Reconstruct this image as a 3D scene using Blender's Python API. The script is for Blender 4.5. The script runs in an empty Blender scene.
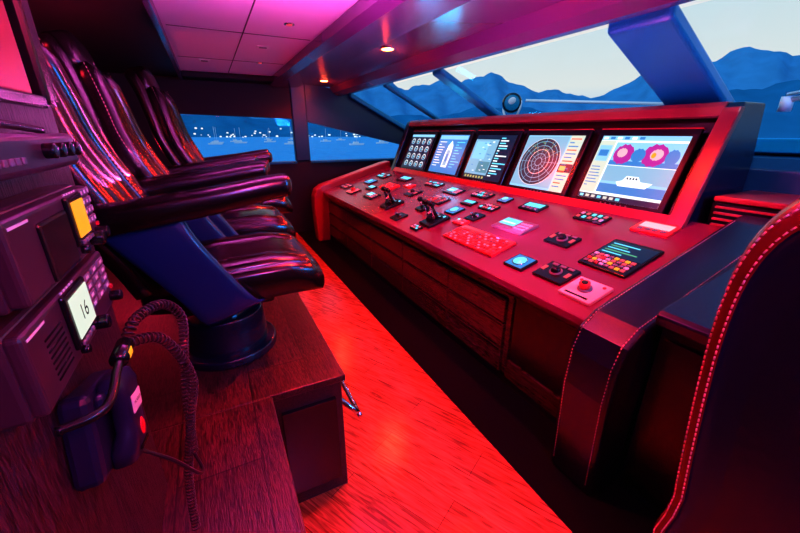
import bpy, bmesh, math, random
from mathutils import Vector, Matrix
random.seed(7)
S=bpy.context.scene
S.view_settings.view_transform='Standard'
try: S.view_settings.look='Medium High Contrast'
except Exception: pass
V=Vector
# ---------------- materials ----------------
def newmat(name):
    m=bpy.data.materials.new(name); m.use_nodes=True
    return m,m.node_tree.nodes,m.node_tree.links,m.node_tree.nodes['Principled BSDF']
def pm(name,col,rough=.5,metal=0,spec=.5,bump=0,bscale=200,var=0,vscale=5,coat=0):
    m,n,l,p=newmat(name)
    p.inputs['Base Color'].default_value=(*col,1); p.inputs['Roughness'].default_value=rough
    p.inputs['Metallic'].default_value=metal; p.inputs['Specular IOR Level'].default_value=spec
    p.inputs['Coat Weight'].default_value=coat
    tc=n.new('ShaderNodeTexCoord')
    if bump:
        t=n.new('ShaderNodeTexNoise'); t.inputs['Scale'].default_value=bscale; t.inputs['Detail'].default_value=3
        b=n.new('ShaderNodeBump'); b.inputs['Strength'].default_value=bump; b.inputs['Distance'].default_value=.001
        l.new(tc.outputs['Object'],t.inputs['Vector']); l.new(t.outputs['Fac'],b.inputs['Height']); l.new(b.outputs['Normal'],p.inputs['Normal'])
    if var:
        t=n.new('ShaderNodeTexNoise'); t.inputs['Scale'].default_value=vscale
        mx=n.new('ShaderNodeMix'); mx.data_type='RGBA'
        mx.inputs[6].default_value=(*[c*(1-var) for c in col],1); mx.inputs[7].default_value=(*[min(1,c*(1+var)) for c in col],1)
        l.new(tc.outputs['Object'],t.inputs['Vector']); l.new(t.outputs['Fac'],mx.inputs[0]); l.new(mx.outputs[2],p.inputs['Base Color'])
    return m
def em(name,col,s=1):
    m,n,l,p=newmat(name)
    p.inputs['Base Color'].default_value=(0,0,0,1)
    p.inputs['Emission Color'].default_value=(*col,1); p.inputs['Emission Strength'].default_value=s
    p.inputs['Roughness'].default_value=.3
    return m
def wood(name,c1,c2,rough,grain,scale=(1,1,1),plank=None,bump=.3,dist=1.2,mort=.0022,c2v=.55,mv=.06):
    m,n,l,p=newmat(name); p.inputs['Roughness'].default_value=rough
    tc=n.new('ShaderNodeTexCoord'); mp=n.new('ShaderNodeMapping'); mp.inputs['Scale'].default_value=scale
    src=tc.outputs['Object']
    if plank:
        m2=n.new('ShaderNodeMapping'); m2.inputs['Rotation'].default_value=(0,0,math.radians(plank[2]))
        l.new(src,m2.inputs['Vector']); src=m2.outputs[0]
    l.new(src,mp.inputs['Vector'])
    t=n.new('ShaderNodeTexNoise'); t.inputs['Scale'].default_value=grain; t.inputs['Detail'].default_value=6; t.inputs['Distortion'].default_value=dist
    l.new(mp.outputs[0],t.inputs['Vector'])
    cr=n.new('ShaderNodeValToRGB'); cr.color_ramp.elements[0].position=.36; cr.color_ramp.elements[1].position=.64
    cr.color_ramp.elements[0].color=(*c1,1); cr.color_ramp.elements[1].color=(*c2,1)
    l.new(t.outputs['Fac'],cr.inputs[0])
    out=cr.outputs[0]
    b=n.new('ShaderNodeBump'); b.inputs['Strength'].default_value=bump; b.inputs['Distance'].default_value=.003
    l.new(t.outputs['Fac'],b.inputs['Height'])
    if plank:
        br=n.new('ShaderNodeTexBrick'); br.inputs['Scale'].default_value=1
        br.inputs['Brick Width'].default_value=plank[0]; br.inputs['Row Height'].default_value=plank[1]
        br.inputs['Mortar Size'].default_value=mort
        br.inputs['Color1'].default_value=(1,1,1,1); br.inputs['Color2'].default_value=(c2v,c2v,c2v,1); br.inputs['Mortar'].default_value=(mv,mv,mv,1)
        l.new(src,br.inputs['Vector'])
        mx=n.new('ShaderNodeMix'); mx.data_type='RGBA'; mx.blend_type='MULTIPLY'; mx.inputs[0].default_value=1
        l.new(out,mx.inputs[6]); l.new(br.outputs['Color'],mx.inputs[7]); out=mx.outputs[2]
    l.new(out,p.inputs['Base Color']); l.new(b.outputs['Normal'],p.inputs['Normal'])
    return m
M_floor=wood('oak_floor',(.20,.06,.02),(.58,.20,.075),.2,8,(.8,10,1),(.9,.15,62),.15,.9,.0014,.72,.25)
M_wenge=wood('wenge_wood',(.006,.003,.004),(.045,.022,.026),.4,22,(8,1,8),None,.6)
M_wengeV=wood('wenge_panel',(.003,.002,.003),(.07,.028,.045),.4,24,(8,8,1.0),None,.9)
M_wengeT=wood('wenge_platform',(.005,.003,.003),(.10,.034,.036),.33,22,(1,8,8),(.9,.22,90),.7)
M_cab=wood('cabinet_veneer',(.028,.010,.010),(.07,.025,.025),.2,14,(4,.7,8),None,.2)
M_leather=pm('black_leather',(.006,.003,.003),.23,bump=.05,bscale=300,spec=.75)
M_leather2=pm('navy_leather',(.005,.009,.026),.27,bump=.06,bscale=300,spec=.7)
M_blade=pm('navy_shell',(.008,.026,.10),.25)
M_stitch=pm('stitching',(.85,.4,.4),.6)
M_top=pm('console_leather',(.16,.012,.065),.24,bump=.08,bscale=500,var=.12)
M_carpet=pm('carpet_dark',(.003,.003,.006),.95,bump=.8,bscale=300,spec=.1)
M_black=pm('black_plastic',(.006,.006,.008),.25)
M_rubber=pm('rubber',(.03,.014,.022),.3)
M_grey=pm('grey_plastic',(.18,.15,.19),.4)
M_chrome=pm('chrome',(.8,.8,.82),.15,1)
M_red=pm('red_plastic',(.7,.02,.03),.35)
M_white=pm('white_plastic',(.8,.8,.8),.4)
M_ceil=pm('headliner_white',(.88,.62,.88),.5,bump=.1)
M_ceild=pm('headliner_dark',(.12,.04,.13),.2)
M_seam=pm('seam',(.12,.05,.12),.7)
M_wall=pm('wall_dark',(.006,.006,.011),.6)
M_wall_redlit=pm('wall_redlit',(.6,.02,.02),.3)  # red base stands in for red light on the upper wall
M_frame=pm('window_frame_blue',(.002,.24,.40),.33)
M_framed=pm('window_frame_dark',(.005,.03,.08),.35)
M_hood=pm('hood_leather',(.018,.006,.008),.24,bump=.08,bscale=400,spec=.8)
M_hoodr=pm('hood_redlit_leather',(.32,.022,.03),.28,bump=.08,bscale=400)  # red light on hood edges and vent ledge put into the leather colour
M_radio=pm('radio_body',(.045,.024,.034),.28,bump=.1,bscale=600)
M_hand=pm('handset_plastic',(.012,.014,.045),.28)
M_deck=pm('outside_deck',(.03,.10,.2),.6)
E=lambda n,c,s=1: em(n,c,s)
E_cy=E('lcd_cyan',(.15,.7,1),1.25); E_dk=E('lcd_dark',(.005,.02,.06),1); E_bl=E('lcd_blue',(.03,.22,.6),1.1)
E_lb=E('lcd_lightblue',(.25,.58,.9),1.15); E_wh=E('lcd_white',(.85,.92,.96),1.25); E_or=E('lcd_orange',(1,.35,.02),1.1)
E_ye=E('lcd_yellow',(.8,.75,.25),.8); E_gn=E('lcd_green',(.15,.6,.3),.8); E_mg=E('lcd_magenta',(.5,.03,.35),1)
E_rd=E('led_red',(1,.05,.02),2.5); E_gr=E('lcd_greywhite',(.62,.68,.58),1.1); E_sea=E('lcd_sea',(.22,.45,.65),1.1); E_wake=E('lcd_land',(.1,.28,.38),1)
E_spot=E('spot_bulb',(1,.22,.04),40); E_bt=E('button_glow',(.8,.06,.1),1.0); E_town=E('town_light',(.9,.88,.85),1.2); E_pk=E('lcd_pink',(.9,.5,.6),1)

# ---------------- mesh builder ----------------
class MB:
    def __init__(s,M=None): s.bm=bmesh.new(); s.mats=[]; s.M=M or Matrix()
    def mi(s,m):
        if m not in s.mats: s.mats.append(m)
        return s.mats.index(m)
    def add(s,vs,fs,mat,smooth=False):
        k=s.mi(mat); bv=[s.bm.verts.new(s.M@V(v)) for v in vs]
        for f in fs:
            try:
                fa=s.bm.faces.new([bv[i] for i in f]); fa.material_index=k; fa.smooth=smooth
            except ValueError: pass
    def merge(s,t,mat,smooth=False):
        t.verts.ensure_lookup_table(); t.verts.index_update()
        s.add([v.co.copy() for v in t.verts],[[v.index for v in f.verts] for f in t.faces],mat,smooth); t.free()
    def box(s,x0,x1,y0,y1,z0,z1,mat,bev=0,seg=2):
        t=bmesh.new(); bmesh.ops.create_cube(t,size=1)
        for v in t.verts: v.co=V(((x0+x1)/2+v.co.x*(x1-x0),(y0+y1)/2+v.co.y*(y1-y0),(z0+z1)/2+v.co.z*(z1-z0)))
        if bev: bmesh.ops.bevel(t,geom=t.edges[:],offset=bev,segments=seg,affect='EDGES',profile=.5)
        s.merge(t,mat,False)
    def cyl(s,c,r,h,mat,r2=None,n=24,axis='z',bev=0):
        t=bmesh.new(); bmesh.ops.create_cone(t,cap_ends=True,segments=n,radius1=r,radius2=r if r2 is None else r2,depth=h)
        if bev:
            es=[e for e in t.edges if abs(e.verts[0].co.z-e.verts[1].co.z)<1e-6]
            bmesh.ops.bevel(t,geom=es,offset=bev,segments=3,affect='EDGES',profile=.5)
        R={'z':Matrix(),'x':Matrix.Rotation(math.pi/2,4,'Y'),'y':Matrix.Rotation(-math.pi/2,4,'X')}[axis]
        bmesh.ops.transform(t,matrix=Matrix.Translation(c)@R,verts=t.verts); s.merge(t,mat,n>10)
    def sph(s,c,r,mat,sc=(1,1,1),n=20):
        t=bmesh.new(); bmesh.ops.create_uvsphere(t,u_segments=n,v_segments=n//2+2,radius=r)
        for v in t.verts: v.co=V((c[0]+v.co.x*sc[0],c[1]+v.co.y*sc[1],c[2]+v.co.z*sc[2]))
        s.merge(t,mat,True)
    def prism(s,pts,axis,lo,hi,mat,bev=0,seg=3,smooth=False):
        f={'y':lambda a,b,w:V((a,w,b)),'x':lambda a,b,w:V((w,a,b)),'z':lambda a,b,w:V((a,b,w))}[axis]
        t=bmesh.new(); n=len(pts)
        A=[t.verts.new(f(a,b,lo)) for a,b in pts]; B=[t.verts.new(f(a,b,hi)) for a,b in pts]
        t.faces.new(A); t.faces.new(B[::-1])
        for i in range(n): t.faces.new([A[i],B[i],B[(i+1)%n],A[(i+1)%n]])
        bmesh.ops.recalc_face_normals(t,faces=t.faces[:])
        if bev:
            es=[e for e in t.edges if len(e.link_faces)==2 and e.calc_face_angle(0)>.6]
            bmesh.ops.bevel(t,geom=es,offset=bev,segments=seg,affect='EDGES',profile=.5)
        s.merge(t,mat,smooth)
    def loft(s,secs,mat,n=20,p=4):
        vs=[];fs=[]
        for c,ax,ay in secs:
            for i in range(n):
                a=2*math.pi*i/n; ca,sa=math.cos(a),math.sin(a)
                u=math.copysign(abs(ca)**(2/p),ca); w=math.copysign(abs(sa)**(2/p),sa)
                vs.append(V(c)+V(ax)*u+V(ay)*w)
        m=len(secs)
        for j in range(m-1):
            for i in range(n):
                fs.append([j*n+i,j*n+(i+1)%n,(j+1)*n+(i+1)%n,(j+1)*n+i])
        fs.append(list(range(n))[::-1]); fs.append([(m-1)*n+i for i in range(n)])
        s.add(vs,fs,mat,True)
    def tube(s,pts,r,mat,n=8):
        pts=[V(p) for p in pts]; secs=[]; up=V((0,0,1))
        for i,p in enumerate(pts):
            d=(pts[min(i+1,len(pts)-1)]-pts[max(i-1,0)]).normalized()
            u=up-d*up.dot(d)
            if u.length<.05: u=V((1,0,0))-d*d.x
            u.normalize(); up=u
            secs.append((p,u*r,d.cross(u)*r))
        s.loft(secs,mat,n,2)
    def quad(s,x0,x1,y0,y1,z,mat): s.add([(x0,y0,z),(x1,y0,z),(x1,y1,z),(x0,y1,z)],[[0,1,2,3]],mat)
    def ring(s,cx,cy,r0,r1,z,mat,n=28,a0=0,a1=2*math.pi):
        vs=[];fs=[]
        for i in range(n+1):
            a=a0+(a1-a0)*i/n; vs+= [(cx+r0*math.cos(a),cy+r0*math.sin(a),z),(cx+r1*math.cos(a),cy+r1*math.sin(a),z)]
        for i in range(n): fs.append([2*i,2*i+1,2*i+3,2*i+2])
        s.add(vs,fs,mat)
    def done(s,name,parent=None,recalc=True):
        if recalc: bmesh.ops.recalc_face_normals(s.bm,faces=s.bm.faces[:])
        me=bpy.data.meshes.new(name); s.bm.to_mesh(me); s.bm.free()
        for m in s.mats: me.materials.append(m)
        o=bpy.data.objects.new(name,me); S.collection.objects.link(o)
        if parent: o.parent=parent
        return o
def empty(name,loc=(0,0,0)):
    o=bpy.data.objects.new(name,None); o.location=loc; o.empty_display_size=.1; S.collection.objects.link(o); return o
def frame(o,x,y,z):
    M=Matrix.Identity(4)
    for i,a in enumerate((x,y,z,o)):
        for j in range(3): M[j][i]=a[j]
    return M
def text(body,size,M,mat,name,parent=None):
    c=bpy.data.curves.new(name,'FONT'); c.body=body; c.size=size; c.align_x='CENTER'; c.align_y='CENTER'
    c.materials.append(mat); o=bpy.data.objects.new(name,c); S.collection.objects.link(o)
    if parent: o.parent=parent
    o.matrix_world=M; return o
def catmull(P,k=8):
    P=[V(p) for p in P]; out=[]
    for i in range(len(P)-1):
        a=P[max(i-1,0)];b=P[i];c=P[i+1];d=P[min(i+2,len(P)-1)]
        for j in range(k):
            t=j/k; out.append(.5*((2*b)+(c-a)*t+(2*a-5*b+4*c-d)*t*t+(3*b-a-3*c+d)*t**3))
    out.append(P[-1]); return out

# ---------------- room shell ----------------
b=MB(); b.box(-1.0,1.06,-1.2,5.8,-.06,0,M_floor); b.done('floor')
b=MB(); b.box(1.06,3.46,-1.2,5.8,-.06,.004,M_carpet); b.done('floor_carpet')
b=MB(); b.box(-1.06,-1.0,-1.2,5.8,-.06,2.3,M_wall); b.done('wall_aft')
b=MB(); b.box(-1.0,3.5,-1.26,-1.2,-.06,2.3,M_wall); b.done('wall_starboard')
b=MB()
b.prism([(-1,-.06),(3.5,-.06),(3.5,1.1),(-1,1.1)],'y',5.8,5.88,M_wall)
b.prism([(-1,1.1),(-.33,1.1),(-.33,2.3),(-1,2.3)],'y',5.8,5.88,M_wall)
b.prism([(-.33,1.74),(1.16,1.70),(1.16,2.3),(-.33,2.3)],'y',5.8,5.88,M_wall)
b.prism([(1.16,1.1),(1.38,1.1),(1.38,2.3),(1.16,2.3)],'y',5.78,5.9,M_framed,.02)
b.prism([(1.38,1.66),(2.95,1.32),(2.95,1.1),(3.5,1.1),(3.5,1.36),(2.08,2.07),(1.38,2.2)],'y',5.8,5.88,M_framed)
b.done('wall_port')
b=MB(); b.box(3.46,3.54,-1.2,5.88,-.06,1.38,M_wall); b.done('wall_forward')
GL,n,l,p=newmat('window_glass')
for x in list(n): 
    if x.type!='OUTPUT_MATERIAL': n.remove(x)
tr=n.new('ShaderNodeBsdfTransparent'); tr.inputs[0].default_value=(.88,.97,1,1); gs=n.new('ShaderNodeBsdfGlossy'); gs.inputs['Roughness'].default_value=.02
mx=n.new('ShaderNodeMixShader'); mx.inputs[0].default_value=.008
l.new(tr.outputs[0],mx.inputs[1]); l.new(gs.outputs[0],mx.inputs[2]); l.new(mx.outputs[0],n['Material Output'].inputs[0])
b=MB(); b.prism([(-.33,1.1),(1.16,1.1),(1.16,1.71),(-.33,1.75)],'y',5.83,5.836,GL); b.done('window_1')
b=MB(); b.prism([(1.38,1.1),(2.95,1.1),(2.95,1.32),(1.38,1.66)],'y',5.83,5.836,GL); b.done('window_2')
b=MB()
b.box(-.36,1.17,5.76,5.8,1.07,1.10,M_frame,.005); b.box(1.38,3.0,5.76,5.8,1.07,1.10,M_frame,.005)
b.done('trim_window_sill')
def wz(x): return 2.05-.492*(x-2.08)
def slab(x0,x1,y0,y1,off,th,mat,bev,name):
    b=MB(); b.prism([(x0,wz(x0)+off),(x1,wz(x1)+off),(x1,wz(x1)+off-th),(x0,wz(x0)+off-th)],'y',y0,y1,mat,bev); return b.done(name)
for i,(a,c) in enumerate([(3.40,4.38),(4.55,5.7),(1.56,3.2),(-.35,1.16)]):
    slab(2.08,3.42,a-.05,c+.05,0,.006,GL,0,'window_%d'%(i+3))
for i,(a,c,th) in enumerate([(3.2,3.36,.06),(4.42,4.52,.05),(1.20,1.54,.08),(5.7,5.79,.08),(-.55,-.35,.1)]):
    slab(2.04,3.46,a,c,.02,th,M_frame,.02,'trim_windshield_strut_%d'%(i+1))
slab(2.0,3.46,-1.2,-.55,.02,.08,M_framed,0,'trim_windshield_end')
b=MB(); b.prism([(3.3,wz(3.3)+.02),(3.54,wz(3.54)+.03),(3.54,1.33),(3.3,1.38)],'y',-1.2,5.79,M_frame,.01); b.done('trim_windshield_sill')
# ceiling
b=MB()
b.box(-1.0,.9,-1.2,5.8,2.2,2.3,M_ceil)
for y in (.9,2.1,3.3,4.5): b.box(-.13,.86,y-.004,y+.004,2.197,2.2,M_seam)
for x in (.36,): b.box(x-.004,x+.004,-1.2,5.4,2.197,2.2,M_seam)
b.box(-.19,-.15,-1.2,5.8,2.13,2.2,M_ceild,.008)
b.box(-.15,1.0,5.45,5.8,2.14,2.2,M_wall,.01)
b.done('ceiling')
b=MB(); b.box(-1.0,-.19,-1.2,5.8,2.17,2.2,M_wall,.005); b.done('ceiling_side_panel')
b=MB()
b.prism([(.88,2.3),(.88,2.13),(.94,2.09),(1.28,2.12),(1.30,2.17),(1.75,2.14),(1.80,2.07),(1.88,2.03),(1.98,2.04),(2.05,2.09),(2.05,2.3)],'y',-1.2,5.8,M_ceild)
b.done('ceiling_beam')
b=MB(); b.prism([(1.28,2.2),(1.28,2.08),(1.9,2.0),(1.9,2.2)],'y',.1,.24,M_ceild,.01); b.done('ceiling_cross_beam')
def light(kind,name,loc,col,e,size=.05,spot=None,target=None,blend=.5,sy=None):
    d=bpy.data.lights.new(name,kind); d.color=col; d.energy=e
    if kind=='AREA':
        d.size=size
        if sy: d.shape='RECTANGLE'; d.size_y=sy
    elif kind!='SUN': d.shadow_soft_size=size
    if kind=='SPOT': d.spot_size=math.radians(spot); d.spot_blend=blend
    o=bpy.data.objects.new(name,d); o.location=loc; S.collection.objects.link(o)
    if target: o.rotation_euler=(V(target)-V(loc)).to_track_quat('-Z','Y').to_euler()
    return o
RED=(1,.018,.006); RED2=(1,.028,.006)
for (x,y,e) in [(1.45,3.1,135),(1.5,5.2,90),(1.45,1.55,135),(1.45,.0,80)]:
    z=2.17-.0667*(x-1.30)
    b=MB(); b.cyl((x,y,z-.003),.062,.010,M_chrome,n=32,bev=.002); b.cyl((x,y,z-.008),.046,.005,E_spot,n=32); b.done('ceiling_spotlight')
    light('SPOT','spot_lamp',(x,y,z-.05),RED,e,.03,150,(x-.25,y,0),.6)
    light('POINT','spot_glow',(x,y,z-.05),(1,.05,.01),5,.015)
for (x,y,e) in [(.62,1.3,165),(.62,2.9,130),(.62,4.5,100),(.62,-.3,70)]:
    b=MB(); b.cyl((x,y,2.197),.035,.008,M_chrome); b.cyl((x,y,2.191),.02,.006,E_bt); b.done('ceiling_downlight')
    light('SPOT','chair_fill_spot',(x,y,2.16),RED2,e,.03,80,(x+.05,y,0),.7)
for (x,y,w,h) in [(-.02,2.6,.06,.03),(.2,2.35,.04,.04),(.55,3.7,.05,.03),(.1,4.6,.05,.05)]:
    b=MB(); b.box(x-w,x+w,y-h,y+h,2.19,2.2,M_white,.004); b.box(x-w*.6,x+w*.6,y-h*.6,y+h*.6,2.186,2.191,M_grey); b.done('ceiling_speaker')

# ---------------- left platform & radio wall ----------------
b=MB()
b.box(-.95,.33,1.18,4.7,0,.57,M_wenge,.003); b.box(-.97,.345,1.165,4.72,.57,.6,M_wengeT,.004)
b.box(.09,.30,1.162,1.18,.08,.5,M_black)
b.done('seat_platform')
b=MB(); b.box(-.98,.05,-1.1,1.16,0,.57,M_wenge,.003); b.box(-.98,.065,-1.1,1.164,.57,.6,M_wengeT,.004); b.done('side_cabinet')
WX=-.245
b=MB()
b.box(WX-.06,WX,-.8,.93,.6,1.55,M_wengeV,.003)
b.box(WX-.06,WX,-.8,.86,1.56,2.2,M_wall_redlit,.003)
b.box(WX-.07,WX+.012,.885,.935,1.545,2.2,M_black,.008)
b.box(WX-.07,WX+.008,-.8,.89,1.54,1.56,M_black,.004)
b.done('wall_radio_partition')
b=MB()
b.tube(catmull([(.34,1.28,.40),(.41,1.24,.33),(.42,1.3,.31),(.42,1.5,.31),(.42,4.3,.31)]),.011,M_chrome)
for y in (1.6,2.6,3.6,4.25): b.tube([(.33,y,.31),(.42,y,.31)],.009,M_chrome)
b.done('foot_rail')

def wallframe(y,z,x=WX,tilt=0): 
    return frame((x,y,z),(0,1,0),(0,0,1),(1,0,0))@Matrix.Rotation(math.radians(tilt),4,'X')
def radio(y0,z0,w,h,lcdmat,txt,dep,lx,lw,grille):
    M=wallframe(y0,z0); b=MB(M)
    b.box(0,w,0,h,0,dep*.7,M_radio,.006); b.box(.003,w-.003,.003,h-.003,dep*.7-.004,dep,M_radio,.006,3)
    if grille:
        for i in range(8): b.box(w*lx-.075,w*lx-.022,.02+i*.0075,.0225+i*.0075,dep,dep+.0008,M_black)
    else: b.box(w*lx-.11,w*lx-.014,.006,h-.02,dep-.002,dep+.004,M_black,.004)
    lx0,lx1=w*lx,w*(lx+lw)
    b.box(lx0-.010,lx1+.006,.022,h-.006,dep-.001,dep+.006,M_black,.003)
    b.box(lx0,lx1,.034,h-.014,dep+.006,dep+.0072,lcdmat)
    for i in range(4): b.box(lx0+i*.0135,lx0+.010+i*.0135,.024,.030,dep+.006,dep+.009,M_grey,.001)
    kx=lx1+.012; kw=(w-.008-kx)/3
    for r in range(4):
        for c in range(3): 
            b.box(kx+c*kw,kx+c*kw+kw*.78,.040+r*.0145,.050+r*.0145,dep,dep+.003,M_grey,.001)
            b.box(kx+c*kw+kw*.25,kx+c*kw+kw*.55,.0425+r*.0145,.0475+r*.0145,dep+.003,dep+.0034,M_white)
    b.cyl((lx1+.012,.018,dep+.008),.011,.02,M_black,bev=.002); b.cyl((w-.022,.02,dep+.008),.009,.018,M_black,bev=.002)
    b.cyl((lx0+.01,.014,dep+.004),.006,.01,M_black); b.box(w-.012,w-.004,h*.3,h*.36,dep,dep+.003,M_red)
    b.box(.012,.06,h-.014,h-.011,dep,dep+.0006,M_white)
    for i in range(5): b.box(lx0+i*.011,lx0+.006+i*.011,h-.0045,h-.002,dep,dep+.0015,M_white)
    o=b.done('vhf_radio')
    if txt: text(txt,.032,M@Matrix.Translation(((lx0+lx1)/2,h*.58,dep+.008)),M_black,'screen_text',o)
    return o
radio(.47,1.325,.305,.098,E_or,'',.055,.60,.17,False)
radio(.45,1.205,.335,.105,E_gr,'16',.045,.36,.22,True)
M=wallframe(.3,1.452); b=MB(M)
b.box(0,.50,0,.048,0,.05,M_radio,.008,3)
for x in (.36,.395,.43,.465): b.cyl((x,.026,.056),.010,.014,M_black,bev=.002)
for i in range(6): b.box(.20+i*.016,.210+i*.016,.014,.022,.05,.0525,M_grey,.001)
b.tube(catmull([(.1,.05,.02),(.2,.06,.035),(.32,.058,.035),(.44,.052,.03)]),.005,M_black)
b.done('intercom_unit')
# handset
M=wallframe(.625,1.07)@Matrix.Rotation(math.radians(-16),4,'Z')@Matrix.Diagonal((1.3,1.12,.95,1)); b=MB(M)
b.box(-.064,.054,-.064,.057,0,.040,M_hand,.010)
b.box(-.050,.046,.024,.050,.038,.052,M_hand,.006)
b.loft([((0,y,z+.003),(wx,0,0),(0,0,h)) for y,z,wx,h in [(-.068,.05,.020,.008),(-.063,.05,.034,.019),(-.043,.052,.038,.022),(-.02,.058,.028,.016),(.02,.058,.028,.016),(.043,.052,.038,.022),(.058,.05,.035,.017),(.063,.05,.024,.008)]],M_hand,20,3.5)
b.box(-.020,.020,.002,.028,.0755,.078,M_white,.001)
b.sph((.0,-.026,.077),.009,M_red,(.8,1.5,.5)); b.box(-.018,.018,-.053,-.048,.073,.078,M_black)
o=b.done('radio_handset')
text('MCA00321',.0072,M@Matrix.Translation((0,.0155,.0787)),M_black,'label_text',o)
b=MB()
b.tube(catmull([(-.21,.47,1.175),(-.17,.5,1.17),(-.165,.56,1.185),(-.165,.585,1.19)]),.006,M_black); b.cyl((-.165,.605,1.19),.012,.05,M_black,axis='y')
b.box(-.157,-.153,.59,.61,1.185,1.195,E_or)
def coil(cp,r,wr):
    path=catmull(cp,14)
    Ls=[0]
    for i in range(len(path)-1): Ls.append(Ls[-1]+(path[i+1]-path[i]).length)
    pitch=.0088; per=12; N=int(Ls[-1]/pitch*per); pts=[]; k=0
    for i in range(N):
        s=Ls[-1]*i/(N-1)
        while k<len(path)-2 and Ls[k+1]<s: k+=1
        p0=path[k].lerp(path[k+1],(s-Ls[k])/max(1e-6,Ls[k+1]-Ls[k])); d=(path[k+1]-path[k]).normalized()
        u=(V((1,0,0))-d*d.x).normalized(); w=d.cross(u); a=i*2*math.pi/per
        pts.append(p0+(u*math.cos(a)+w*math.sin(a))*r)
    b.tube(pts,wr,M_rubber,6)
coil([(-.165,.63,1.19),(-.15,.665,1.215),(-.12,.73,1.205),(-.10,.755,1.16),(-.11,.755,1.08),(-.12,.74,1.0),(-.125,.73,.93),(-.13,.72,.86)],.0078,.0017)
coil([(-.165,.63,1.19),(-.125,.68,1.16),(-.10,.71,1.05),(-.12,.72,.95),(-.15,.72,.80),(-.16,.71,.66)],.0078,.0017)
b.tube(catmull([(-.13,.72,.86),(-.12,.71,.82),(-.12,.66,.86),(-.15,.64,.93),(-.19,.63,.985)],10),.0035,M_rubber,6)
b.done('coiled_cord')

# ---------------- helm chairs ----------------
def stitch(b,path,step=.014,r=.0016,L=.007):
    path=[V(p) for p in path]; acc=0
    for i in range(len(path)-1):
        d=path[i+1]-path[i]; Ln=d.length; 
        if Ln==0: continue
        d.normalize(); t=-acc
        while t+step<Ln:
            t+=step; p=path[i]+d*t; b.loft([(p-d*L/2,d.orthogonal().normalized()*r,d.cross(d.orthogonal()).normalized()*r),(p+d*L/2,d.orthogonal().normalized()*r,d.cross(d.orthogonal()).normalized()*r)],M_stitch,4,2)
        acc=Ln-t
def chair(x,y,z,yaw=0):
    root=empty('helm_chair',(x,y,z)); root.rotation_euler=(0,0,math.radians(yaw))
    b=MB(); b.cyl((0,0,.02),.20,.04,M_leather2,bev=.01,n=40); b.cyl((0,0,.11),.165,.16,M_leather2,.155,n=40,bev=.01); b.cyl((0,0,.21),.10,.12,M_chrome,n=32)
    b.box(-.16,.2,-.15,.15,.24,.29,M_black,.015); b.done('pedestal',root)
    b=MB()
    sec=[]
    for t,zc,hw,hh in [(-.24,.36,.2,.04),(-.22,.36,.235,.065),(-.1,.355,.25,.075),(.1,.36,.255,.08),(.25,.365,.255,.08),(.34,.355,.25,.072),(.385,.335,.235,.055),(.40,.32,.2,.03)]:
        sec.append(((t,0,zc),(0,hw,0),(0,0,hh)))
    b.loft(sec,M_leather,32,5)
    for s in (-1,1): b.loft([((t,s*.17,zc),(0,.06,0),(0,0,.05)) for t,zc in [(-.2,.38),(0,.40),(.2,.41),(.33,.39),(.37,.36)]],M_leather,16,3)
    b.done('seat_cushion',root)
    b=MB()
    P=catmull([(-.17,0,.36),(-.22,0,.5),(-.31,0,.68),(-.385,0,.86),(-.42,0,1.02),(-.46,0,1.18),(-.52,0,1.32)],5)
    def strip(y0,hw,hh,off,mat,p=4,rng=(0,1),pw=0):
        sec=[];n=len(P);i0=int(rng[0]*(n-1));i1=int(rng[1]*(n-1))
        for i in range(i0,i1+1):
            d=(P[min(i+1,n-1)]-P[max(i-1,0)]).normalized(); nr=V((d.z,0,-d.x))
            f=(i-i0)/(i1-i0); k=min(1,min(f,1-f)*8+.45)
            g=1-.28*max(0,f-.55)/.45 if pw else 1
            sec.append((P[i]+V((0,y0*g,0))+nr*off,V((0,hw*k*g,0)),nr*hh*k))
        b.loft(sec,mat,16,p)
    strip(0,.27,.04,-.03,M_leather,5,pw=1)
    for yy in (-.115,0,.115): strip(yy,.06,.035,.03,M_leather,3,(0,.8),1)
    for s in (-1,1): strip(s*.215,.05,.055,.03,M_leather,3,(0,.86),1)
    b.loft([((-.47+dx,0,zc),(0,hw,0),(.05,0,.012)) for dx,zc,hw in [(.01,1.12,.12),(.03,1.14,.155),(0,1.2,.165),(-.02,1.27,.155),(-.04,1.31,.12)]],M_leather,24,4)
    n=len(P)
    for s in (-1,1):
        for yy in (.175,.262):
            q=[]
            for i in range(2,int(n*.85)):
                d=(P[min(i+1,n-1)]-P[i-1]).normalized(); nr=V((d.z,0,-d.x)); q.append(P[i]+nr*(.072 if yy<.2 else .05)+V((0,s*yy*(1-.28*max(0,i/(n-1)-.55)/.45),0)))
            stitch(b,q,.016,.0012)
    b.done('backrest',root)
    for s in (-1,1):
        b=MB()
        A=catmull([(-.33,s*.29,.655),(-.18,s*.295,.67),(.05,s*.295,.70),(.2,s*.29,.725),(.285,s*.285,.735)],5)
        sec=[]
        for i,p in enumerate(A):
            f=i/(len(A)-1); k=min(1,min(f,1-f)*9+.5)
            sec.append((p,V((0,.056*k,0)),V((0,0,(.048-.012*f)*k))))
        b.loft(sec,M_leather,20,3.6)
        stitch(b,[p+V((0,-.049,.030-.008*i/len(A))) for i,p in enumerate(A[2:-2])],.013,.0013,.006)
        B=catmull([(-.17,s*.29,.64),(-.12,s*.30,.55),(-.04,s*.30,.42),(.03,s*.29,.3),(.06,s*.2,.26)],5)
        sec=[]
        for i,p in enumerate(B):
            f=i/(len(B)-1); sec.append((p,V((.11-.025*math.sin(f*3.14),0,.03)),V((0,.022,0))))
        b.loft(sec,M_blade,16,4)
        b.done('armrest_%s'%('left' if s>0 else 'right'),root)
chair(-.05,1.6,.6); chair(-.01,2.38,.6); chair(.16,3.25,.6,-6)

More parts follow.
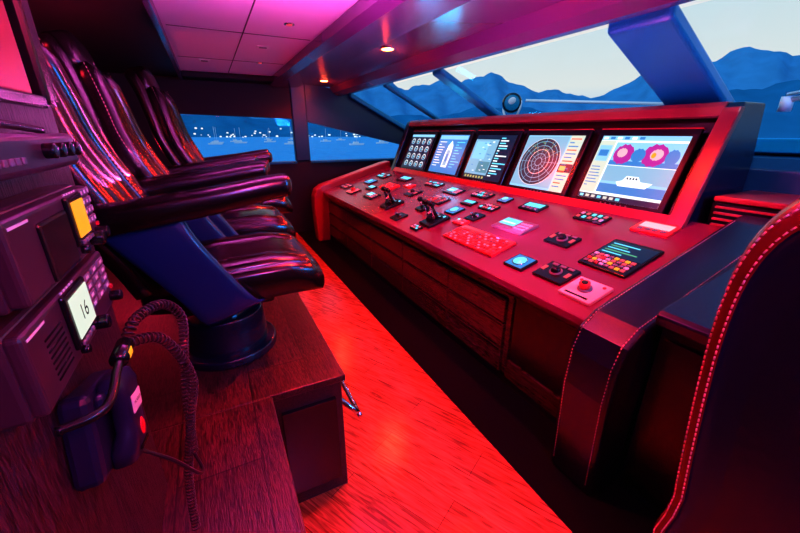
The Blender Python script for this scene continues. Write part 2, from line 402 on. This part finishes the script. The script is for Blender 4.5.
# ---------------- helm console ----------------
root=empty('helm_console')
sl=math.atan(.284)
def ct(x): return .73+.284*(x-1.35)
b=MB(); b.prism([(1.35,.735),(1.345,.70),(1.36,.67),(1.5,.66),(2.4,.90),(2.4,1.03),(1.36,.733)],'y',.84,5.1,M_top,.006); b.done('worktop',root)
b=MB()
b.box(1.45,2.95,.84,5.1,.0,.66,M_wall)
b.box(1.452,2.95,.84,5.1,.0,.07,M_black)
b.box(1.43,1.46,1.42,5.1,.595,.662,M_cab,.003)
ys=[1.42,2.02,2.75,3.5,4.3,5.1]
for i in range(5):
    for (z0,z1) in [(.09,.25),(.262,.42),(.432,.585)]:
        b.box(1.415,1.45,ys[i]+.006,ys[i+1]-.006,z0,z1,M_cab,.004)
        b.box(1.409,1.418,ys[i]+.02,ys[i+1]-.02,z1-.014,z1-.006,M_black)
b.box(1.43,1.46,.84,1.42,.07,.10,M_cab,.003); b.box(1.43,1.46,.84,1.42,.62,.662,M_cab,.003)
b.box(1.43,1.46,1.38,1.42,.07,.66,M_cab,.003)
b.box(1.425,1.45,.86,1.37,.1,.20,M_cab,.004); b.box(1.44,1.453,.86,1.37,.202,.62,M_black)
b.done('cabinet',root)
endp=[(1.34,0),(1.24,0),(1.215,.5),(1.225,.66),(1.26,.75),(1.34,.81),(1.6,.885),(2.3,1.085),(2.42,1.11),(2.42,.9),(1.55,.64),(1.44,.56),(1.42,0)]
b=MB(); b.prism(endp,'y',.63,.85,M_leather2,.022,4)
for yy in (.655,.825): stitch(b,[(1.236,yy,.05),(1.211,yy,.5),(1.221,yy,.66),(1.256,yy,.755),(1.34,yy,.8135),(1.6,yy,.8885),(2.3,yy,1.0885)],.016)
b.done('end_panel_near',root)
b=MB(); b.prism(endp,'y',5.1,5.3,M_hoodr,.022,4); b.done('end_panel_far',root)

# monitor hood
b=MB()
b.prism([(2.36,.96),(2.64,1.60),(2.80,1.62),(2.88,1.35),(2.88,.9)],'y',1.12,4.78,M_hood)
ck=[(2.29,.98),(2.565,1.63),(2.59,1.66),(2.83,1.66),(2.89,1.35),(2.89,.9),(2.32,.9)]
b.prism(ck,'y',1.045,1.125,M_leather2,.012); b.prism(ck,'y',4.775,4.87,M_leather2,.012)
b.prism([(2.28,.985),(2.555,1.635),(2.60,1.635),(2.325,.985)],'y',1.04,1.128,M_hoodr,.008)
b.prism([(2.545,1.59),(2.56,1.64),(2.585,1.665),(2.64,1.665),(2.64,1.60),(2.6,1.58)],'y',1.12,4.78,M_hoodr,.006)
b.prism([(2.60,1.61),(2.62,1.662),(2.83,1.66),(2.8,1.60)],'y',1.12,4.78,M_hood,.004)
b.prism([(2.30,1.0),(2.325,1.055),(2.38,1.04),(2.36,.98)],'y',1.12,4.78,M_hoodr,.004)
b.done('monitor_hood')
tl=math.atan2(.26,.60); upv=V((math.sin(tl),0,math.cos(tl)))
nrm=V((-math.cos(tl),0,math.sin(tl)))
W,H=.56,.45
def monitor(yl,kind):
    base=V((2.36,yl,1.02))+upv*.045+nrm*.012
    M=frame(base,(0,-1,0),upv,nrm); b=MB(M)
    b.box(-.035,W+.035,-.03,H+.05,-.012,.010,M_black,.006)
    b.box(-.035,W+.035,H+.046,H+.052,-.01,.012,M_red)
    for i in range(6): b.cyl((W*.35+i*.035,-.017,.012),.005,.004,M_grey,n=12)
    z=.0115
    def q(u0,u1,v0,v1,k,mat): b.quad(u0*W,u1*W,v0*H,v1*H,z+k*.0006,mat)
    R=random.Random(kind)
    if kind==5:
        q(0,1,0,1,0,E_wh); q(0,1,.93,1,1,E_lb); q(0,.2,.1,.92,1,E_gr)
        for i in range(6): q(.02+i*.09,.08+i*.09,.945,.985,2,E_bl if i%2 else E_wh)
        q(.22,1,.55,.9,1,E_lb)
        q(.22,1,.55,.62,2,E_bl)
        for cx,cy,rx,ry,c in ((.36,.72,.12,.15,E_mg),(.54,.71,.08,.10,E_bl),(.72,.72,.14,.16,E_mg),(.91,.70,.07,.11,E_bl),(.34,.74,.06,.07,E_pk),(.74,.73,.07,.08,E_pk),(.71,.72,.025,.04,E_or)):
            k=4+cx+(.14-rx)*10; vs=[((cx+rx*math.cos(a*math.pi/12))*W,(cy+ry*math.sin(a*math.pi/12)*(1+.1*math.sin(a*3)))*H,z+k*.0005) for a in range(24)]
            b.add(vs,[list(range(24))],c)
        q(.22,1,.12,.54,1,E_sea); q(.22,1,.12,.26,2,E_bl); q(.22,1,.26,.30,2,E_lb)
        b.add([(u*W,v*H,z+.002) for u,v in [(.42,.30),(.46,.24),(.78,.24),(.84,.32),(.7,.33),(.66,.40),(.52,.40),(.49,.33)]],[list(range(8))],E_wh)
        for i in range(4): q(.53+i*.035,.55+i*.035,.35,.38,4,E_dk)
        q(.02,.18,.6,.85,2,E_lb); q(.04,.16,.68,.78,3,E_bl)
        for i in range(7): q(.02,.06+.12*R.random(),.5-i*.05,.515-i*.05,2,E_bl)
        q(0,1,0,.08,1,E_dk)
        for i in range(7): q(.03+i*.08,.08+i*.08,.02,.06,2,E_cy if i%3==0 else E_gr)
    if kind==4:
        q(0,1,0,1,0,E_lb); q(0,.76,.04,.98,1,E_sea)
        c=(.39*W,.5*H); b.ring(*c,0,.2,z+.0016,E_dk,48)
        for r in (.035,.07,.105,.14,.175,.2): b.ring(*c,r-.003,r,z+.0022,E_wh if r in(.2,.105) else E_cy,48)
        for a in range(12):
            A=a*math.pi/6; d=V((math.cos(A),math.sin(A),0)); e=V((-d.y,d.x,0))*.0009; p0=V((*c,z+.0023))
            b.add([p0+d*.035+e,p0+d*.2+e,p0+d*.2-e,p0+d*.035-e],[[0,1,2,3]],E_cy)
        for i in range(60):
            a=R.uniform(.3,2.4); r=R.uniform(.09,.18); b.ring(c[0]+r*math.cos(a),c[1]+r*math.sin(a),0,R.uniform(.002,.006),z+.0028,E_gn if i%3 else E_ye,8)
        q(.78,1,.0,1,1,E_gr)
        for i in range(14): q(.80,.86+.12*R.random(),.93-i*.065,.95-i*.065,2,E_bl if i%3 else E_rd)
        q(.78,1,.35,.5,2,E_dk); q(.80,.9,.38,.46,3,E_ye)
    if kind==3:
        q(0,1,0,1,0,E_dk); q(.0,.62,.1,.9,1,E_sea); q(.05,.4,.45,.85,2,E_lb); q(.3,.6,.15,.4,2,E_wake)
        for i in range(16): q(.66,.7+.28*R.random(),.92-i*.055,.945-i*.055,1,E_wh if i%2 else E_cy)
        for i in range(7): q(.05+.08*i,.09+.08*i,.02,.07,1,E_ye)
        for i in range(24):
            x,y=.05+.5*R.random(),.15+.7*R.random(); q(x,x+.05,y,y+.015,3,E_bl if i%2 else E_wh)
    if kind==2:
        q(0,1,0,1,0,E_bl); q(.02,.98,.88,.98,1,E_lb)
        pts=[(.5,.85),(.58,.72),(.61,.5),(.6,.15),(.4,.15),(.39,.5),(.42,.72)]
        b.add([(u*W,v*H,z+.001) for u,v in pts],[list(range(7))],E_wh)
        q(.44,.56,.2,.6,3,E_sea); q(.47,.53,.3,.5,4,E_bl)
        for i in range(10):
            q(.06,.14+.18*R.random(),.8-i*.07,.82-i*.07,1,E_wh); q(.68,.75+.2*R.random(),.8-i*.07,.82-i*.07,1,E_cy)
    if kind==1:
        q(0,1,0,1,0,E_dk); q(0,1,.93,1,1,E_lb)
        for r in range(4):
            for c in range(4):
                cx,cy=(.14+.24*c)*W,(.13+.22*r)*H
                b.ring(cx,cy,.031,.041,z+.0012,E_wh,24,-.6,3.8); b.ring(cx,cy,0,.012,z+.0012,E_cy,12); q((cx/W)-.05,(cx/W)+.05,(cy/H)-.07,(cy/H)-.05,2,E_lb)
    b.done('display_monitor',recalc=False)
for i,k in enumerate([5,4,3,2,1]): monitor(1.785+.705*i,k)

def cf(X,Y): return frame((X,Y,ct(X)+.004),(0,-1,0),(math.cos(sl),0,math.sin(sl)),(-math.sin(sl),0,math.cos(sl)))
def inst(X,Y,w,h,kind,name,body=M_black,rot=0):
    b=MB(cf(X,Y)@Matrix.Rotation(math.radians(rot),4,'Z')); t=.012; w*=1.1; h*=1.12
    b.box(-w/2,w/2,-h/2,h/2,-.008,t,body,.004)
    R=random.Random(int(X*100+Y*1000))
    if kind=='lcdkeys':
        b.box(-w*.45,w*.05,-h*.15,h*.4,t,t+.002,E_cy); b.box(-w*.42,w*.0,0,h*.1,t+.002,t+.0025,E_wh)
        for r in range(3):
            for c in range(4): b.box(w*.12+c*w*.085,w*.18+c*w*.085,-h*.3+r*h*.22,-h*.16+r*h*.22,t,t+.004,M_white)
        for c in range(6): b.box(-w*.44+c*w*.09,-w*.38+c*w*.09,-h*.38,-h*.26,t,t+.004,M_grey)
    elif kind=='trackball':
        b.cyl((0,0,t),.034,.012,M_grey); b.sph((0,0,t+.008),.026,M_chrome if body==M_white else M_black)
        for s in (-1,0,1): b.box(s*w*.27-.018,s*w*.27+.018,h*.3,h*.42,t,t+.005,M_grey,.001)
        for s in (-1,1): b.box(s*w*.4-.01,s*w*.4+.01,-.02,.02,t,t+.005,E_bt)
    elif kind=='keyboard':
        nx=int(w/.03); ny=int(h/.028)
        for r in range(ny):
            for c in range(nx):
                if r==ny-1 and c<nx*.5: continue
                m=R.choice([M_grey,M_white,E_bt,M_hoodr,M_red]) 
                x=-w/2+.02+c*(w-.02)/nx; y=-h/2+.018+r*(h-.02)/ny
                b.box(x-.008,x+.008,y-.007,y+.007,t,t+.006,m,.001)
        b.box(-w*.46,-.02,h*.34,h*.44,t,t+.002,E_bt)
    elif kind=='buttons':
        nx=max(2,int(w/.035)); 
        for c in range(nx):
            for r in range(2):
                x=-w/2+w*(c+.5)/nx; y=(-.22+.44*r)*h; b.box(x-.01,x+.01,y-h*.12,y+h*.12,t,t+.005,R.choice([M_grey,E_bt,M_white,E_cy]),.001)
    elif kind=='joystick':
        b.box(-w*.44,w*.44,-h*.44,h*.44,t,t+.001,M_white); b.cyl((0,0,t+.004),.034,.01,M_grey); b.cyl((0,0,t+.02),.022,.035,M_red,.026,bev=.003); b.cyl((0,0,t+.039),.015,.004,M_black)
        for s in (-1,1): b.cyl((s*w*.35,h*.33,t),.008,.01,M_red)
        b.box(-w*.35,w*.35,-h*.42,-h*.34,t,t+.0015,M_black)
    elif kind=='meter':
        b.box(-w*.4,w*.4,-h*.1,h*.38,t,t+.002,E_cy if body is not M_red else E_pk)
        for c in range(4): b.box(-w*.36+c*w*.2,-w*.24+c*w*.2,-h*.36,-h*.2,t,t+.004,M_grey)
    elif kind=='knobs':
        for c in (-1,0,1): b.cyl((c*w*.3,0,t+.01),.014,.022,M_chrome if c else M_black,bev=.003)
    elif kind=='gauge':
        b.box(-w*.44,w*.44,-h*.44,h*.44,t,t+.001,E_bl); b.cyl((0,0,t+.002),min(w,h)*.34,.006,M_chrome,n=28); b.cyl((0,0,t+.005),min(w,h)*.29,.004,E_cy,n=28)
    elif kind=='page':
        b.box(-w*.46,w*.46,-h*.05,h*.42,t,t+.002,E_dk)
        for r in range(5): b.box(-w*.4,-w*.4+w*(.3+.45*R.random()),0+r*h*.08,.03*h+r*h*.08,t+.002,t+.0025,E_gn if r%2 else E_cy)
        for r in range(4):
            for c in range(8): b.box(-w*.44+c*w*.11,-w*.36+c*w*.11,-h*.42+r*h*.09,-h*.36+r*h*.09,t,t+.006,R.choice([E_or,M_red,M_grey,E_bt,M_white]),.001)
    b.done(name)
inst(1.86,1.87,.27,.15,'lcdkeys','navigation_keypad',M_grey)
inst(1.58,1.93,.50,.19,'keyboard','control_keyboard',M_red)
inst(1.86,1.46,.16,.12,'trackball','trackball_panel')
inst(2.16,2.0,.18,.11,'meter','autopilot_display')
inst(2.19,1.52,.19,.10,'buttons','alarm_panel')
inst(1.86,1.09,.24,.28,'page','engine_control_panel',M_black)
inst(2.22,1.14,.19,.12,'meter','thruster_display',M_red)
inst(1.52,1.02,.16,.15,'joystick','joystick_panel',M_white)
inst(1.56,1.23,.17,.14,'trackball','trackball_panel')
inst(1.53,1.46,.13,.12,'gauge','depth_display',M_black)
inst(2.0,2.32,.16,.09,'buttons','switch_panel')
inst(2.17,2.62,.2,.10,'buttons','switch_panel')
inst(2.17,2.32,.10,.09,'gauge','depth_display')
inst(1.99,2.58,.14,.08,'meter','autopilot_display')
inst(1.82,2.55,.12,.12,'gauge','rudder_gauge')
inst(1.82,2.27,.11,.11,'knobs','knob_panel')
inst(1.70,2.29,.12,.07,'buttons','switch_panel',M_red)
inst(2.12,3.0,.2,.12,'lcdkeys','navigation_keypad')
inst(1.90,2.95,.22,.13,'keyboard','control_keyboard')
inst(2.17,3.45,.24,.1,'buttons','switch_panel')
inst(1.90,3.45,.14,.14,'trackball','trackball_panel')
inst(2.02,3.75,.14,.08,'buttons','switch_panel',M_red)
inst(2.14,4.1,.22,.12,'meter','autopilot_display')
inst(1.9,4.05,.26,.14,'keyboard','control_keyboard',M_red)
inst(1.62,3.95,.22,.12,'lcdkeys','navigation_keypad')
inst(1.76,4.3,.14,.1,'meter','autopilot_display')
inst(1.58,4.45,.16,.14,'joystick','joystick_panel')
inst(2.1,4.65,.22,.12,'buttons','switch_panel')
inst(1.88,4.6,.18,.12,'gauge','rudder_gauge')
inst(1.48,2.95,.12,.12,'knobs','knob_panel')
inst(1.44,2.55,.1,.06,'buttons','switch_panel')
inst(1.62,4.85,.2,.12,'buttons','switch_panel')
def throttle(X,Y):
    b=MB(cf(X,Y)); b.box(-.08,.08,-.11,.11,-.008,.025,M_black,.01)
    b.prism([(-.065,.02),(.065,.02),(.055,.05),(.02,.075),(-.02,.075),(-.055,.05)],'x',-.032,.032,M_black,.004)
    for s in (-1,1):
        b.cyl((s*.042,0,.05),.04,.014,M_chrome,axis='x',n=28)
        b.loft([((s*.053,y,z),(.009,0,0),(0,w,0)) for y,z,w in [(0,.04,.018),(-.01,.09,.014),(-.02,.13,.012),(-.022,.16,.012)]],M_black,12,3)
        b.loft([((x,-.024,.175),(0,.02*k,0),(0,0,.022*k)) for x,k in [(s*.012,.6),(s*.018,1),(s*.072,1),(s*.080,.6)]],M_black,16,2.6)
        b.box(s*.053-.006,s*.053+.006,-.034,-.030,.08,.14,M_chrome)
    for s in (-1,1): b.box(s*.055-.008,s*.055+.008,.06,.08,.025,.03,E_cy)
    b.done('throttle_lever')
throttle(1.60,2.52); throttle(1.60,3.35); 
b=MB(cf(1.70,2.9)); b.box(-.06,.06,-.05,.05,-.008,.02,M_black,.006); b.cyl((0,0,.05),.014,.07,M_chrome,.010); b.sph((0,0,.1),.026,M_black,(1,1,.9)); b.done('thruster_joystick')

# ---- right side counter
b=MB()
b.prism([(1.42,0),(1.42,.83),(1.36,.84),(1.35,.885),(1.37,.90),(2.43,1.11),(2.43,0)],'y',-1.15,.62,M_leather2,.008)
b.box(1.405,1.425,-.3,.6,.1,.78,M_black,.004)
b.done('side_counter')
b=MB()
b.box(2.51,2.88,-1.15,1.02,.9,1.15,M_hoodr,.015)
b.box(2.44,2.88,-1.15,1.0,1.15,1.18,M_hoodr,.008)
b.box(2.45,2.52,.6,1.0,.93,1.14,M_black)
for i in range(6): b.box(2.435,2.46,.62,.98,.955+i*.032,.967+i*.032,M_hoodr,.003)
b.done('air_vent_ledge')
b=MB(); b.prism([(2.9,.9),(2.9,1.30),(3.0,1.36),(3.46,1.36),(3.46,.9)],'y',-1.15,5.78,M_framed,.01); b.done('dashboard_shelf')

# ---- armchair near right
root=empty('leather_armchair',(0,.025,.075))
b=MB()
prof=[(-.25,.35),(.25,.35),(.275,.6),(.295,.9),(.30,1.1),(.285,1.24),(.24,1.33),(.15,1.385),(.0,1.40),(-.15,1.385),(-.25,1.3),(-.28,1.1),(-.27,.6)]
pp=[p.xy for p in catmull([(a,c,0) for a,c in prof]+[(prof[0][0],prof[0][1],0)],4)][:-1]
cy,cz=0.0,.85
def ringpts(k,x):
    return [V((x-.06*(c-.8),cy+(a-cy)*k-.03,cz+(c-cz)*(1-(1-k)*.7))) for a,c in pp]
rings=[(.70,.812),(.80,.806),(.86,.802),(.875,.790),(.93,.788),(.965,.800),(.985,.82),(1.0,.85),(1.0,.89),(.97,.93),(.9,.95),(.8,.94)]
vs=[];fs=[];n=len(pp)
for k,x in rings: vs+=ringpts(k,x+.06)
for j in range(len(rings)-1):
    for i in range(n): fs.append([j*n+i,j*n+(i+1)%n,(j+1)*n+(i+1)%n,(j+1)*n+i])
M_redlit=pm('redlit_edge_leather',(.17,.005,.008),.25,bump=.08,bscale=350,spec=.8)  # red light along the rolled edge, painted as leather colour
b.add(vs[3*n:],[[i-3*n for i in f] for f in fs[3*n:]],M_redlit,True); b.add(vs[:4*n],fs[:3*n],M_leather2,True)
b.add(ringpts(.70,.872),[list(range(n))],M_leather2); b.add(ringpts(.8,1.0),[list(range(n))],M_leather2)
for k,x in ((.89,.848),(.945,.851)):
    q=ringpts(k,x); stitch(b,q+[q[0]],.013,.0018,.008)
b.done('backrest',root)
b=MB()
b.loft([((x,-.03,.5),(0,w,0),(0,0,h)) for x,w,h in [(.9,.2,.05),(.93,.25,.08),(1.2,.26,.085),(1.3,.25,.075),(1.34,.2,.04)]],M_leather,24,5)
b.done('seat_cushion',root)
b=MB(); b.cyl((1.1,-.03,-.05),.22,.045,M_blade,bev=.01,n=40); b.cyl((1.1,-.03,.19),.06,.46,M_chrome); b.done('pedestal',root)

# ---------------- outside ----------------
b=MB(); b.prism([(3.56,-1.2),(6.5,-.6),(9,2.3),(6.5,5.2),(3.56,5.9)],'z',.55,.7,M_deck); b.done('foredeck')
b=MB()
P=[(3.7,-1.1),(6.4,-.5),(8.8,2.3),(6.4,5.1),(3.7,5.8)]
b.tube([(x,y,1.35) for x,y in P],.025,M_chrome)
for i in range(4):
    for t in (0,.33,.66): 
        x=P[i][0]*(1-t)+P[i+1][0]*t; y=P[i][1]*(1-t)+P[i+1][1]*t; b.tube([(x,y,.7),(x,y,1.35)],.018,M_chrome)
b.done('deck_railing')
c=V((4.2,4.56,1.93)); b=MB()
b.cyl((c.x,c.y,.74),.16,.08,M_black,n=32,bev=.01); b.cyl((c.x,c.y,1.2),.05,.95,M_white)
b.tube(catmull([c+V((.02,-.17,.02)),c+V((0,-.17,-.1)),c+V((0,-.08,-.22)),c+V((0,.08,-.22)),c+V((0,.17,-.1)),c+V((.02,.17,.02))]),.018,M_white)
b.sph(c,.145,M_black,(1,1,1),28)
d=(V((0,0,1.5))-c).normalized(); u=d.orthogonal().normalized(); w=d.cross(u)
b.loft([(c+d*.08,u*.13,w*.13),(c+d*.14,u*.13,w*.13),(c+d*.15,u*.12,w*.12)],M_black,28,2); b.loft([(c+d*.150,u*.11,w*.11),(c+d*.156,u*.10,w*.10)],M_frame,28,2)
b.loft([(c+d*.156+V((0,0,.03)),u*.06,w*.05),(c+d*.160+V((0,0,.03)),u*.055,w*.045)],M_white,20,2)
b.done('deck_searchlight')
b=MB(); b.tube([(6.6,3.6,.7),(6.6,3.6,1.95)],.05,M_white); b.tube([(6.6,3.6,1.93),(5.2,5.3,2.05)],.025,M_white); b.box(6.4,6.8,3.4,3.8,.7,1.0,M_white,.03); b.done('bow_davit')
def wiper(y):
    b=MB(); o=.06
    b.cyl((3.0,y,wz(3.0)+o),.03,.08,M_white)
    for k,r in ((0,.014),(.06,.009)): b.tube([(3.0-k*.4,y+.0,wz(3.0)+o+.02+k*.5),(2.75,y-.8,wz(2.75)+o+k*.5)],r,M_white)
    b.tube([(2.45,y-.75,wz(2.45)+.04),(3.0,y-.85,wz(3.0)+.04)],.012,M_white); b.done('windshield_wiper')
wiper(1.02)
M_water,n,l,p=newmat('lake_water'); p.inputs['Base Color'].default_value=(.01,.32,.66,1); p.inputs['Roughness'].default_value=.6; p.inputs['Specular IOR Level'].default_value=.15
t=n.new('ShaderNodeTexNoise'); t.inputs['Scale'].default_value=.08; t.inputs['Detail'].default_value=5; tc=n.new('ShaderNodeTexCoord'); bb=n.new('ShaderNodeBump'); bb.inputs['Distance'].default_value=3
l.new(tc.outputs['Object'],t.inputs['Vector']); l.new(t.outputs['Fac'],bb.inputs['Height']); l.new(bb.outputs['Normal'],p.inputs['Normal'])
b=MB(); b.quad(-4000,4000,-4000,4000,-6,M_water); b.done('lake_water')
def mtn(name,col,dist,hf,seed,a0=-60,a1=110):
    R=random.Random(seed); m=pm(name+'_mat',col,.9,spec=0,var=.3,vscale=.012)  # distance haze is put into the blue base colour
    ph=[R.random()*6.28 for _ in range(9)]; vs=[];fs=[];N=340;K=7
    for i in range(N+1):
        az=a0+(a1-a0)*i/N; e=hf(az)
        e*=1+.10*math.sin(az*.31+ph[0])+.06*math.sin(az*.73+ph[1])+.025*math.sin(az*1.7+ph[2])+.01*math.sin(az*4.1+ph[3])+.006*math.sin(az*9+ph[4])
        for k in range(K+1):
            f=k/K; d=dist*(1+.35*f+ .02*math.sin(az*1.3+f*4+ph[5])*(k>0)); r=math.radians(az)
            h=math.tan(math.radians(e))*dist*1.35*(f**.8)*(1+.04*math.sin(az*2.3+f*6+ph[6])*(f<1))
            vs.append((d*math.sin(r),d*math.cos(r),-6.5+h))
    for i in range(N):
        for k in range(K): fs.append([i*(K+1)+k,(i+1)*(K+1)+k,(i+1)*(K+1)+k+1,i*(K+1)+k+1])
    b=MB(); b.add(vs,fs,m,True); b.done(name)
def interp(T):
    def f(a):
        if a<=T[0][0]: return T[0][1]
        for (x0,y0),(x1,y1) in zip(T,T[1:]):
            if a<=x1:
                t=(a-x0)/(x1-x0); t=t*t*(3-2*t); return y0+(y1-y0)*t
        return T[-1][1]
    return f
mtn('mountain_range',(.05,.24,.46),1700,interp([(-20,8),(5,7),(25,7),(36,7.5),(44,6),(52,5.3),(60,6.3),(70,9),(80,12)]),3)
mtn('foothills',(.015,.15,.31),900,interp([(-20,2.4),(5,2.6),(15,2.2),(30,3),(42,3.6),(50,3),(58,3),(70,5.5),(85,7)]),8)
b=MB(); R=random.Random(5)
for i in range(110):
    az=math.radians(R.uniform(-12,40)); d=R.uniform(780,880); e=R.random()**3*16
    x,y=d*math.sin(az),d*math.cos(az); s=R.uniform(.8,2.0)
    b.box(x-s,x+s,y-s,y+s,-6+e,-6+e+s*1.4,E_town)
b.done('shore_town_lights')
b=MB(); 
for i in range(14):
    az=math.radians(R.uniform(-4,28)); d=R.uniform(260,520); x,y=d*math.sin(az),d*math.cos(az); L=5
    b.prism([(x-L,-6.2),(x+L*.8,-6.2),(x+L,-4.9),(x-L,-5)],'y',y-1.5,y+1.5,M_white); b.box(x-L*.5,x+L*.2,y-1,y+1,-5,-3.8,M_white); b.tube([(x,y,-4),(x,y,6)],.12,M_white,5)
b.done('moored_boats')

# world
w=bpy.data.worlds.new('World'); S.world=w; w.use_nodes=True; n=w.node_tree.nodes; l=w.node_tree.links
bg=n['Background']; tc=n.new('ShaderNodeTexCoord'); sp=n.new('ShaderNodeSeparateXYZ'); cr=n.new('ShaderNodeValToRGB')
l.new(tc.outputs['Generated'],sp.inputs[0]); l.new(sp.outputs['Z'],cr.inputs[0]); l.new(cr.outputs[0],bg.inputs[0])
e=cr.color_ramp.elements; e[0].position=0; e[0].color=(.25,.5,.75,1); e[1].position=1; e[1].color=(.03,.18,.5,1)
x=e.new(.1); x.color=(.80,.72,.67,1); x=e.new(.28); x.color=(.58,.66,.70,1); x=e.new(.5); x.color=(.05,.3,.7,1)
bg.inputs[1].default_value=1.0
light('SUN','exterior_fill',(-20,0,30),(.7,.85,1),1.5,target=(0,4,2))  # added to brighten mountains, lake and deck; roof keeps it off the interior

# added fill lights for the coloured mood, without fixtures
light('AREA','ceiling_fill_magenta',(-.13,1.8,2.04),(1,.16,.75),95,.03,target=(.25,1.8,2.6),sy=6.5)  # added to turn the ceiling pink; hangs free below it
light('AREA','ceiling_fill_pink',(.84,1.8,2.06),(1,.16,.75),80,.03,target=(.5,1.8,2.6),sy=6.5)  # second added strip, tints the ceiling beside the beam
light('POINT','fill_lamp_pink',(-.75,3.6,1.3),(1,.02,.08),10,.06)  # added red fill by the far seats, no fixture
light('AREA','fill_lamp_aft',(-.80,1.9,2.1),(1,.02,.05),14,.08,target=(-.35,1.9,1.4),sy=2.2)  # added fill on the seat backs from the aft side
light('AREA','fill_lamp_partition',(.35,-.6,2.1),(1,.03,.09),18,.3,target=(-.2,.7,1.3))  # added to redden the radio partition
light('AREA','fill_lamp_blue',(2.2,-.9,1.9),(.02,.28,1),60,.4,target=(1.6,.7,.8))  # added blue fill for end panel, counter and armchair
light('AREA','strut_fill_blue',(3.1,2.9,1.42),(.01,.5,1),20,2.6,target=(2.4,2.4,2.2),sy=.06)  # added strip hidden behind the hood, turns the struts blue
light('AREA','fill_lamp_blue_seat',(.9,.35,2.05),(.02,.2,1),6,.15,target=(-.05,1.4,1.0))  # added blue fill on the nearest helm chair
light('AREA','fill_lamp_blue_chair',(.25,-.95,2.1),(.02,.16,1),14,.2,target=(.85,0,.9))  # added to bring blue onto the armchair back
light('SPOT','chair_fill_spot',(.42,.42,2.16),RED,28,.04,60,(.85,.2,1.1),.6)  # extra spot without fixture, added to redden the armchair edge

cam=bpy.data.cameras.new('camera'); cam.lens=16.2; cam.sensor_width=36; cam.clip_start=.02; cam.clip_end=9000
co=bpy.data.objects.new('camera',cam); co.location=(0,0,1.5); co.rotation_euler=(math.radians(90-20.3),0,math.radians(-26.8)); S.collection.objects.link(co); S.camera=co
